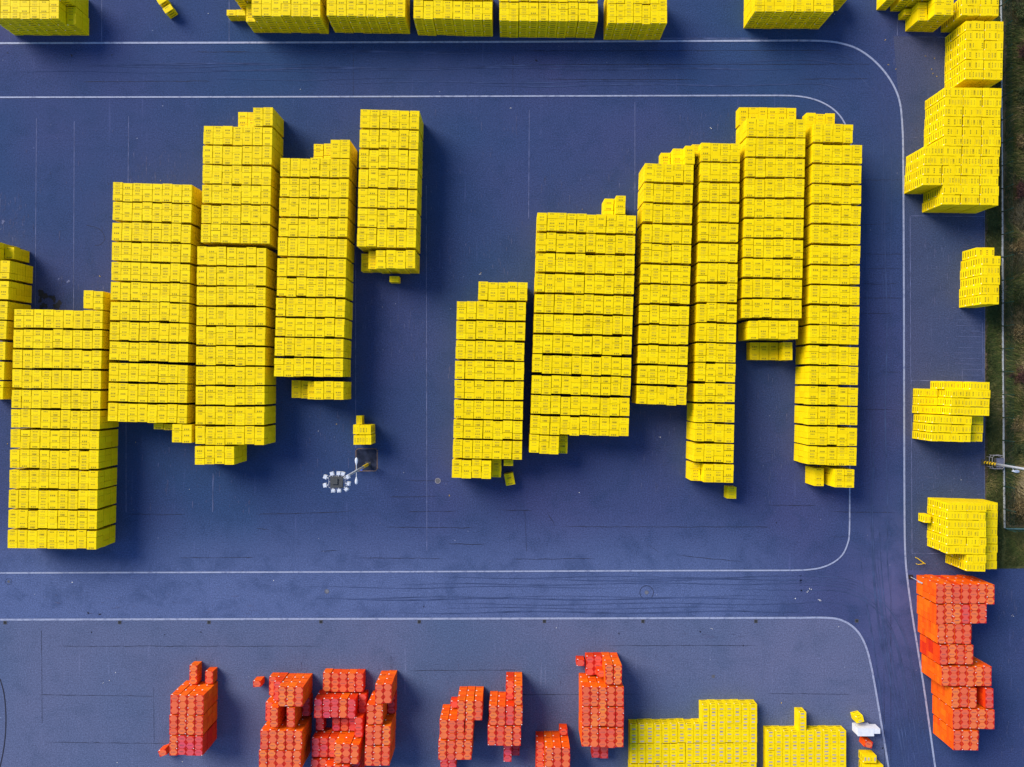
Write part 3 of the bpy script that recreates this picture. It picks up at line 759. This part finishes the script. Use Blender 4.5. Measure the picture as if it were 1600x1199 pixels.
# ------------------------------------------------------------------ light masts
def floodlight(parent, x, y, z, ang):
    o = empty('floodlight', (x, y, z), ang); o.parent = parent
    b = MB(); b.box((0.30, 0, -0.05), (0.34, 0.46, 0.24), 0, rz=0, taper=0.8); b.build('housing', M['white'], o)
    g = MB(); g.box((0.50, 0, -0.10), (0.05, 0.40, 0.20)); g.build('lens', M['glass'], o)
    k = MB(); k.box((0.06, 0, 0.0), (0.22, 0.10, 0.10)); k.box((0.16, -0.2, 0.02), (0.08, 0.03, 0.2)); k.box((0.16, 0.2, 0.02), (0.08, 0.03, 0.2)); k.build('bracket', M['galv'], o)
    return o
def lamp_head(parent, x, y, z, ang):
    o = empty('street_lamp_head', (x, y, z), ang); o.parent = parent
    m = MB(); n = 10; prof = [(0.0, 0.04, 0.04), (0.18, 0.09, 0.07), (0.42, 0.17, 0.11), (0.68, 0.19, 0.12), (0.86, 0.13, 0.09), (0.95, 0.02, 0.02)]
    rings = []
    for px, ry, rz_ in prof:
        b = len(m.v); rings.append(b)
        for k in range(n): a = 2*math.pi*k/n; m.v.append((px, ry*math.cos(a), rz_*math.sin(a)))
    for a, b in zip(rings, rings[1:]):
        for k in range(n): m.f.append((a+k, a+(k+1) % n, b+(k+1) % n, b+k)); m.m.append(0); m.t.append(.5)
    m.build('lamp_shade', M['white'], o, smooth=True)
    g = MB(); g.box((0.55, 0, -0.11), (0.4, 0.24, 0.05)); g.build('lens', M['glass'], o)
    return o
def mast(px, py, label, striped, full):
    x, y = at(px, py)
    t = empty('light_mast', (x, y, 0)); tag(t, label, 'light mast')
    b = MB(); b.box((0, 0, 0.06), (0.7, 0.7, 0.12)); b.box((0, 0, 0.15), (0.45, 0.45, 0.06)); b.build('base_plate', M['dark'], t)
    ztop = 16.0
    if striped:
        n = 12; m = MB(); r = 0.19
        nz = 40
        for i in range(nz):
            for k in range(n):
                a0, a1 = 2*math.pi*k/n, 2*math.pi*(k+1)/n; z0, z1 = 0.18+2.2*i/nz, 0.18+2.2*(i+1)/nz
                c = 1 if ((i/nz*4.5 + k/n*1.0) % 1.0) < 0.45 else 0
                m.quad([(r*math.cos(a0), r*math.sin(a0), z0), (r*math.cos(a1), r*math.sin(a1), z0), (r*math.cos(a1), r*math.sin(a1), z1), (r*math.cos(a0), r*math.sin(a0), z1)], c)
        m.build('striped_sleeve', [M['safety'], M['black']], t)
    else:
        m = MB(); m.tube([(0, 0, 0.18), (0, 0, 2.9)], 0.19, 12); m.build('yellow_sleeve', M['safety'], t)
        m = MB(); m.box((-0.16, -0.24, 3.2), (0.30, 0.24, 0.5)); m.build('control_box', M['blue'], t)
    m = MB(); m.tube([(0, 0, 2.38), (0, 0, 8), (0, 0, ztop)], [0.16, 0.14, 0.10], 12); m.build('pole', M['pole'], t, smooth=True)
    za = 6.7
    if full:
        m = MB(); m.tube([(0, -0.75, za), (0, 0.75, za)], 0.045, 8); m.build('cross_arm', M['galv'], t)
        lamp_head(t, 0, 0.65, za, math.pi/2); lamp_head(t, 0, -0.65, za, -math.pi/2)
    else:
        m = MB(); m.tube([(0, 0, 5.0), (0.25, -0.45, 5.0)], 0.045, 8); m.build('cross_arm', M['galv'], t)
        lamp_head(t, 0.0, -0.5, 5.0, R(-4))
    zr = 16.05
    m = MB(); m.box((0, 0, zr), (1.35, 1.2, 0.16)); m.box((-.15, .1, zr+0.14), (0.55, 0.6, 0.14)); m.box((.45, -.2, zr+0.12), (0.4, 0.7, 0.10)); m.build('platform', M['dark'], t)
    m = MB()
    fx, fy = 0.86, 0.60
    for a, b in (((-fx, -fy), (fx, -fy)), ((fx, -fy), (fx, fy)), ((fx, fy), (-fx, fy)), ((-fx, fy), (-fx, -fy)), ((-fx, 0), (fx, 0)), ((0, -fy), (0, fy))):
        m.tube([(*a, zr-0.12), (*b, zr-0.12)], 0.035, 6)
    m.build('lamp_frame', M['galv'], t)
    for qx, qy, an in ((-0.9, 0.42, 160), (-0.42, 0.55, 105), (0.18, 0.58, 90), (0.55, 0.55, 75), (0.86, 0.40, 25), (0.92, -0.12, -10), (0.80, -0.52, -50), (0.22, -0.58, -88), (-0.38, -0.58, -92), (-0.92, -0.30, -170)):
        floodlight(t, qx, qy, zr, R(an))
    m = MB(); m.tube([(0.12, 0.1, zr-0.1), (0.16, 0.02, 8), (0.12, 0.0, 3.0)], 0.018, 5); m.build('cable', M['dark'], t)
    return t
mast(575, 726, 'tall floodlight mast with yellow foot inside rusty guard rail', False, True)
mast(1537.5, 722.5, 'floodlight mast with yellow and black striped foot by the fence', True, False)

def guard(px0, py0, px1, py1, z, mat, label, r=0.05, name='guard_rail'):
    x0, y0 = at(px0, py0, z); x1, y1 = at(px1, py1, z)
    cx, cy = (x0+x1)/2, (y0+y1)/2; hx, hy = abs(x1-x0)/2, abs(y1-y0)/2
    t = empty(name, (cx, cy, 0)); tag(t, label, 'guard rail')
    c = 0.25
    P = [(-hx+c, -hy), (hx-c, -hy), (hx, -hy+c), (hx, hy-c), (hx-c, hy), (-hx+c, hy), (-hx, hy-c), (-hx, -hy+c), (-hx+c, -hy)]
    for zz in (z, z*0.5):
        m = MB(); m.tube([(a, b, zz) for a, b in P], r, 6); m.build('rail', mat, t)
    for a, b in ((-hx, -hy+c), (hx, -hy+c), (hx, hy-c), (-hx, hy-c), (-hx+c, hy), (hx-c, hy), (hx-c, -hy), (-hx+c, -hy)):
        m = MB(); m.tube([(a, b, 0), (a, b, z)], r*1.15, 6); m.build('post', mat, t)
    return t
guard(555.5, 701.5, 589, 736.5, 0.85, M['rust'], 'rusty square guard rail round the foot of the mast', 0.035)
sheet('mast_island', [(557, 703), (588, 702), (588.5, 734), (558, 735)], 0.055, M['island'])
guard(1550.5, 712, 1569, 733, 1.1, M['iron_pale'], 'grey steel guard frame beside the striped mast', 0.032)
x, y = at(1556, 722.5)
t = empty('utility_box', (x+0.15, y, 0)); tag(t, 'grey utility box inside the steel frame at the fence', 'utility box')
m = MB(); m.box((0, 0, 0.3), (0.9, 1.1, 0.6)); m.build('body', M['iron'], t)
m = MB(); m.box((0, 0, 0.63), (0.98, 1.18, 0.06)); m.build('lid', M['lid'], t)

# ------------------------------------------------------------------ drains, manholes
def grate_mesh():
    m = MB(); s = 0.20
    m.box((0, -s, 0.012), (2*s+.04, 0.04, 0.024)); m.box((0, s, 0.012), (2*s+.04, 0.04, 0.024)); m.box((-s, 0, 0.012), (0.04, 2*s-.04, 0.024)); m.box((s, 0, 0.012), (0.04, 2*s-.04, 0.024))
    return m
def bars_mesh():
    m = MB()
    for k in range(6): m.box((-0.15+0.06*k, 0, 0.011), (0.025, 0.36, 0.02))
    return m
gw = [8, 187, 326.5, 501.5, 655, 850.5, 1004.5, 1181, 1338.5]
gy = [973, 972.8, 972.5, 971.7, 971.7, 971, 971, 971, 970.3]
names = ['by the left edge', 'second from the left edge', 'above the leftmost red block', 'above the third red block', 'left of the fifth red block', 'above the seventh red block', 'right of the eighth red block', 'left of the curve', 'inside the curve of the right lane']
g0 = None
for px, py, nm in zip(gw, gy, names):
    x, y = at(px, py)
    t = empty('drain_grate', (x, y, 0.006)); tag(t, 'square iron drain grate below the white line, ' + nm, 'drain grate', 'drain grates along the lower white line')
    if g0 is None:
        f = grate_mesh().build('frame', M['iron'], t); b = bars_mesh().build('bar', M['dark'], t)
        p = MB(); p.box((0, 0, 0.002), (0.38, 0.38, 0.004)); p = p.build('pit', M['black'], t); g0 = (f, b, p)
    else:
        for o in g0:
            c = o.copy(); c.parent = t; COL.objects.link(c)
def disc(m, r0, r1, z, n=28, mi=0):
    for k in range(n):
        a, b = 2*math.pi*k/n, 2*math.pi*(k+1)/n
        m.quad([(r0*math.cos(a), r0*math.sin(a), z), (r1*math.cos(a), r1*math.sin(a), z), (r1*math.cos(b), r1*math.sin(b), z), (r0*math.cos(b), r0*math.sin(b), z)], mi)
def manhole(px, py, r, lid, rimm, label, ring=None):
    x, y = at(px, py); t = empty('manhole', (x, y, 0.008)); tag(t, label, 'manhole')
    m = MB(); disc(m, 0.0, r*0.78, 0.006); disc(m, r*.1, r*.16, 0.012); disc(m, r*.4, r*.48, 0.012); m.build('lid', lid, t)
    m = MB(); disc(m, r*0.84, r, 0.010); m.build('rim', rimm, t)
    if ring:
        m = MB(); disc(m, ring*0.93, ring, 0.004, 40); m.build('collar_joint', M['seam'], t)
manhole(1010.3, 926, 0.26, M['cover'], M['iron'], 'small manhole in a wide round patch on the lower road', 0.90)
manhole(510.8, 924.3, 0.30, M['cover'], M['iron'], 'pale round manhole cover left of centre on the lower road')
manhole(684, 751.5, 0.36, M['iron'], M['iron_pale'], 'dark manhole with pale rim between the two groups of blocks')
manhole(13.5, 909, 0.22, M['iron'], M['asphalt'], 'small dark manhole near the left edge on the lower road', 0.42)
manhole(1114.5, 1057, 0.22, M['iron'], M['iron'], 'small dark manhole above the wide labelled block')

# ------------------------------------------------------------------ white box, barrier, sign, litter
x, y = at(1331, 1129, 0)
t = empty('white_container', (x, y, 0)); tag(t, 'white stepped container box beside the lower right curve', 'container')
ax, ay = at(1337.5, 1139.5, 1.5); bx, by = at(1357, 1151.0, 1.5)
m = MB(); W_, D_ = 2.0, 0.95
m.box((W_/2, -D_/2, 0.8), (W_, D_, 1.5)); m.box((W_/2, -D_/2, 1.57), (W_+.05, D_+.05, .05)); m.build('body', M['whitebox'], t)
m = MB(); m.box((W_+0.42, -0.36, 0.95), (0.78, 0.62, 1.25)); m.build('side_box', M['whitebox'], t)
m = MB(); m.box((W_+0.32, -0.86, 0.55), (0.60, 0.26, 0.06)); m.box((W_+0.32, -0.86, 0.27), (0.5, 0.2, 0.5)); m.build('shelf', M['galv'], t)
for fx, fy in ((0.1, -0.1), (W_-.1, -0.1), (0.1, -D_+.1), (W_-.1, -D_+.1)):
    m = MB(); m.box((fx, fy, 0.03), (0.12, 0.12, 0.06)); m.build('foot', M['dark'], t)

p0, p1, p2 = at(1430.3, 871.2), at(1441.2, 879.4), at(1431.3, 881)
t = empty('barrier', (*p1, 0)); tag(t, 'bent yellow tubular barrier lying open between yellow and orange stacks', 'barrier')
def rel(p, z): return (p[0]-p1[0], p[1]-p1[1], z)
m = MB(); m.tube([rel(p0, 0.02), rel(p0, 0.55), rel(p1, 0.62), rel(p1, 0.02)], 0.05, 8); m.tube([rel(p0, 0.28), rel(p1, 0.30)], 0.04, 8); m.build('long_frame', M['safety'], t)
m = MB(); m.tube([rel(p2, 0.02), rel(p2, 0.45), rel(p1, 0.45)], 0.04, 8); m.build('short_frame', M['safety'], t)

bx, by = at(1422.3, 901.5)
t = empty('sign_post', (bx, by, 0)); tag(t, 'short leaning post with pale blue plate beside the orange column', 'sign post')
m = MB(); m.box((0, 0, 0.06), (0.5, 0.5, 0.12)); m.build('foot', M['black'], t)
m = MB(); m.tube([(0, 0, 0.1), (0.25, -0.15, 1.5)], 0.035, 8); m.build('post', M['galv'], t)
m = MB(); m.box((0.38, -0.28, 1.5), (0.62, 0.16, 0.05), rz=R(-20)); m.build('plate', M['paleblue'], t)

m = MB()
lr = random.Random(3)
spots = [(1266, 921, 3), (1262, 925, 2), (1280, 936, 3), (1281, 939, 2), (1242, 934, 1), (114, 909, 1), (427, 908, 1), (182, 1050, 1), (162, 1068, 2), (170, 1062, 1), (1582, 962, 3), (285, 1190, 2), (1500, 750, 1), (183, 1193, 1), (497, 674, 1), (630, 740, 1), (470, 140, 1), (326, 22, 1), (1303, 24, 1), (297, 764, 1), (155, 692, 1), (598, 479, 1), (617, 475, 1), (750, 428, 2), (705, 482, 1), (1110, 200, 2), (797, 170, 2), (1310, 980, 1), (1031, 682, 2), (905, 770, 1), (870, 980, 1), (1112, 982, 2)]
for px, py, k in spots:
    for _ in range(k):
        x, y = at(px+lr.uniform(-1.5, 1.5), py+lr.uniform(-1.5, 1.5)); s = lr.uniform(0.04, 0.10)
        m.box((x, y, 0.03), (s, s*lr.uniform(.4, 1), 0.04), 0, rz=lr.uniform(0, 3))
for px, py in ((701.5, 775), (703, 774.2), (251, 282.5), (910, 328), (212, 691), (526, 663), (1221, 1098), (156, 432), (12, 694), (1383, 63), (1388, 101), (1400, 108), (752, 427), (1460, 92), (1455, 108), (1457, 115), (1463, 120), (1446, 88)):
    for _ in range(2):
        x, y = at(px+lr.uniform(-.8, .8), py+lr.uniform(-.8, .8)); s = lr.uniform(0.04, 0.09)
        m.box((x, y, 0.03), (s, s*.6, 0.05), 1, rz=lr.uniform(0, 3))
tag(m.build('litter', [M['tag'], M['safety']]), 'scattered white paper scraps and yellow plastic bits on the tarmac', 'litter', kind='stuff')

# ------------------------------------------------------------------ verge, scrub, fence
sheet('verge', [(1538.5, -300), (1567, -300), (1567, 400), (1569, 824), (1760, 826), (1760, 887), (1538.5, 889)], 0.020, M['turf'])
sheet('scrubland', [(1566.5, -300), (1900, -300), (1900, 824), (1569.5, 824), (1567.5, 600), (1566.5, 330)], 0.024, M['scrub'])
soil = [(1537.8, -300)] + [(1541.5 + RNG.uniform(-2.2, 2.6), y) for y in range(-300, 890, 7)] + [(1537.8, 889)]
sheet('bare_soil', soil[::-1], 0.028, M['soil'])
sheet('verge_edge', [(1537.6, -300), (1538.6, -300), (1538.6, 889), (1537.6, 889)], 0.030, M['asphalt_pale'])
fpath = [(1562.5, -70), (1563.2, 30), (1564.3, 200), (1565.2, 340), (1566, 590), (1567.5, 730), (1568.6, 826)]
def fx_at(y):
    for a, b in zip(fpath, fpath[1:]):
        if a[1] <= y <= b[1]: return a[0] + (b[0]-a[0])*(y-a[1])/(b[1]-a[1])
    return fpath[-1][0]
FH = 2.0
t = empty('fence', (*at(1566, 400), 0)); tag(t, 'green wire fence on a pale concrete kerb along the verge', 'fence')
fo = Vector((*at(1566, 400), 0))
ys = [367 + 35.7*k for k in range(-12, 13)] + [826]
pp = [Vector((*at(fx_at(y), y), 0)) for y in ys] + [Vector((*at(1568.6 + 35.7*k, 826 + 0.6*k), 0)) for k in range(1, 6)]
pan = post = kerb = None
for i, p in enumerate(pp):
    if post is None:
        m = MB(); m.box((0, 0, FH/2+.03), (0.07, 0.06, FH+.06)); m.box((0, 0, FH+.08), (0.09, 0.08, 0.03)); post = m.build('fence_post', M['greenwire'], t)
        post.location = p - fo
    else:
        o = post.copy(); COL.objects.link(o); o.parent = t; o.location = p - fo
    if i+1 < len(pp):
        qv = pp[i+1]; d = qv - p; L = d.length; ang = math.atan2(d.y, d.x)
        if pan is None or abs(L - 2.92) > 0.15 or abs(d.x) > abs(d.y):
            m = MB(); n = 22
            for k in range(n+1): m.box((-L/2+0.05+(L-.1)*k/n, 0, FH/2+.06), (0.005, 0.005, FH-.12))
            for k in range(8): m.box((0, 0.008, 0.14+(FH-.2)*k/7), (L-.08, 0.006, 0.007))
            o = m.build('fence_panel', M['greenwire'], t)
            if pan is None: pan = o
            m = MB(); m.box((0, 0, 0.10), (L-0.16, 0.13, 0.2)); kk = m.build('kerb', M['concrete'] if abs(d.y) > abs(d.x) else M['teal'], t)
            if kerb is None: kerb = kk
        else:
            o = pan.copy(); COL.objects.link(o); o.parent = t
            kk = kerb.copy(); COL.objects.link(kk); kk.parent = t
        for e in (o, kk):
            e.location = (p+qv)/2 - fo; e.rotation_euler = (0, 0, ang)

def blades(name, n, region, lo, hi, wid, tfun, label, cat, seed):
    rg = np.random.default_rng(seed)
    x0, y0, x1, y1 = region
    X = rg.uniform(x0, x1, n); Y = rg.uniform(y0, y1, n)
    gx, gy_ = np.array([at(a, 0)[0] for a in X]), np.array([at(0, b)[1] for b in Y])
    flow = 2.2*np.sin(gx*0.55+1.3*np.sin(gy_*0.31)) + 1.7*np.sin(gy_*0.47+gx*0.2) + rg.normal(0, 0.5, n)
    ln = rg.uniform(lo, hi, n); lean = rg.uniform(0.5, 1.15, n)
    dx, dy = np.cos(flow), np.sin(flow)
    w = rg.uniform(wid*.6, wid*1.3, n)
    V = np.empty((n, 4, 3), np.float32)
    bx_, by_ = gx, gy_
    hx = ln*np.sin(lean); hz = ln*np.cos(lean)
    V[:, 0] = np.stack([bx_-dy*w, by_+dx*w, np.full(n, .02)], 1); V[:, 1] = np.stack([bx_+dy*w, by_-dx*w, np.full(n, .02)], 1)
    V[:, 2] = np.stack([bx_+dx*hx+dy*w*.3, by_+dy*hx-dx*w*.3, hz+.03], 1); V[:, 3] = np.stack([bx_+dx*hx-dy*w*.3, by_+dy*hx+dx*w*.3, hz+.03], 1)
    F = np.arange(4*n, dtype=np.int32).reshape(n, 4)
    T = np.clip(tfun(gx, gy_, rg, n), 0, 1)
    me = raw_mesh(name, V.reshape(-1, 3), F, np.zeros(n, np.int32), T, [M['blade']])
    return tag(link(name, me), label, cat, kind='stuff')
def t_turf(x, y, rg, n): return 0.32 + 0.30*np.sin(x*1.1+y*0.23)*np.sin(y*0.41) + rg.normal(0, .12, n)
def t_scrub(x, y, rg, n):
    a = np.sin(x*0.62+0.8*np.sin(y*0.21)) + np.sin(y*0.37+0.5*np.sin(x*0.5)) + 0.8*np.sin(x*1.4-y*0.9)
    edge = np.clip((x-63.0)/2.2, 0, 1)
    return 0.16 + edge*(0.34 + 0.26*a) + rg.normal(0, .20, n)
blades('verge_grass', 15000, (1539.5, -60, 1566, 887), 0.12, 0.36, 0.032, t_turf, 'short green grass on the verge inside the fence', 'grass', 1)
blades('corner_grass', 6000, (1570, 830, 1690, 885), 0.10, 0.30, 0.022, t_turf, 'short green grass below the corner of the fence', 'grass', 2)
blades('long_grass', 60000, (1570, -60, 1690, 822), 0.30, 0.95, 0.030, t_scrub, 'matted long green and straw grass beyond the fence', 'grass', 3)

def bush(px, py, r, mat, label, seed, h=1.2):
    rg = random.Random(seed)
    x, y = at(px, py); t = empty('bush', (x, y, 0)); tag(t, label, 'bush', 'bushes beyond the fence')
    m = MB()
    tips = []
    for k in range(16):
        a = rg.uniform(0, 6.28); rr = r*rg.uniform(.3, 1.0); z = h*rg.uniform(.5, 1.0)*(1-.35*(rr/r)**2)
        tip = (rr*math.cos(a), rr*math.sin(a), z); tips.append(tip)
        m.tube([(0.06*math.cos(a), 0.06*math.sin(a), 0.0), (tip[0]*.5, tip[1]*.5, z*.7), tip], [0.035, 0.02, 0.008], 4, cap=False)
    m.build('branch', M['wood'], t)
    f = MB()
    for k in range(1100):
        tp = rg.choice(tips); s = rg.uniform(.25, 1.05)
        c = [tp[0]*s + rg.gauss(0, r*.13), tp[1]*s + rg.gauss(0, r*.13), max(0.05, tp[2]*(.35+.65*s) + rg.gauss(0, h*.10))]
        a = rg.uniform(0, 6.28); e = rg.uniform(-.7, .7); l, w = rg.uniform(.05, .15), rg.uniform(.015, .045)
        u = Vector((math.cos(a)*math.cos(e), math.sin(a)*math.cos(e), math.sin(e)))*l; v = u.cross(Vector((rg.gauss(0, .5), rg.gauss(0, .5), 1))).normalized()*w
        c = Vector(c); f.quad([c-u-v, c+u-v*.4, c+u+v*.4, c-u+v], 0, min(1, max(0, rg.gauss(.5, .25))))
    f.build('foliage', mat, t)
for i, (px, py, r, k, lab, h) in enumerate([
        (1591, 590, 1.6, 'leaf_red', 'dark russet bush beyond the fence, right of the turf gap', 1.5),
        (1591, 660, 1.7, 'leaf_dry', 'straw coloured bush beyond the fence above the striped mast', 1.0),
        (1592, 790, 1.9, 'leaf_dry', 'large straw coloured bush by the lower fence corner', 1.2),
        (1593, 700, 1.3, 'leaf_green', 'dark green bush just above the striped mast pole', 1.2),
        (1594, 520, 1.4, 'leaf_dry', 'tan bush beyond the fence above the russet bush', 0.9),
        (1593, 455, 1.4, 'leaf_green', 'green bush beyond the fence beside the lone sideways block', 1.1),
        (1590, 385, 1.3, 'leaf_dry', 'brown bush beyond the fence above the lone sideways block', 0.9),
        (1594, 300, 1.5, 'leaf_red', 'dark russet bush beside the bottom of the big sideways block', 1.3),
        (1592, 225, 1.3, 'leaf_dry', 'tan bush beside the middle of the big sideways block', 1.0),
        (1594, 150, 1.4, 'leaf_green', 'green bush beside the top of the big sideways block', 1.2),
        (1596, 85, 1.5, 'leaf_red', 'dark russet bush beside the first sideways block', 1.3),
        (1592, 22, 1.5, 'leaf_green', 'green bush in the upper right corner', 1.2)]):
    bush(px, py, r, M[k], lab, 40+i, h)
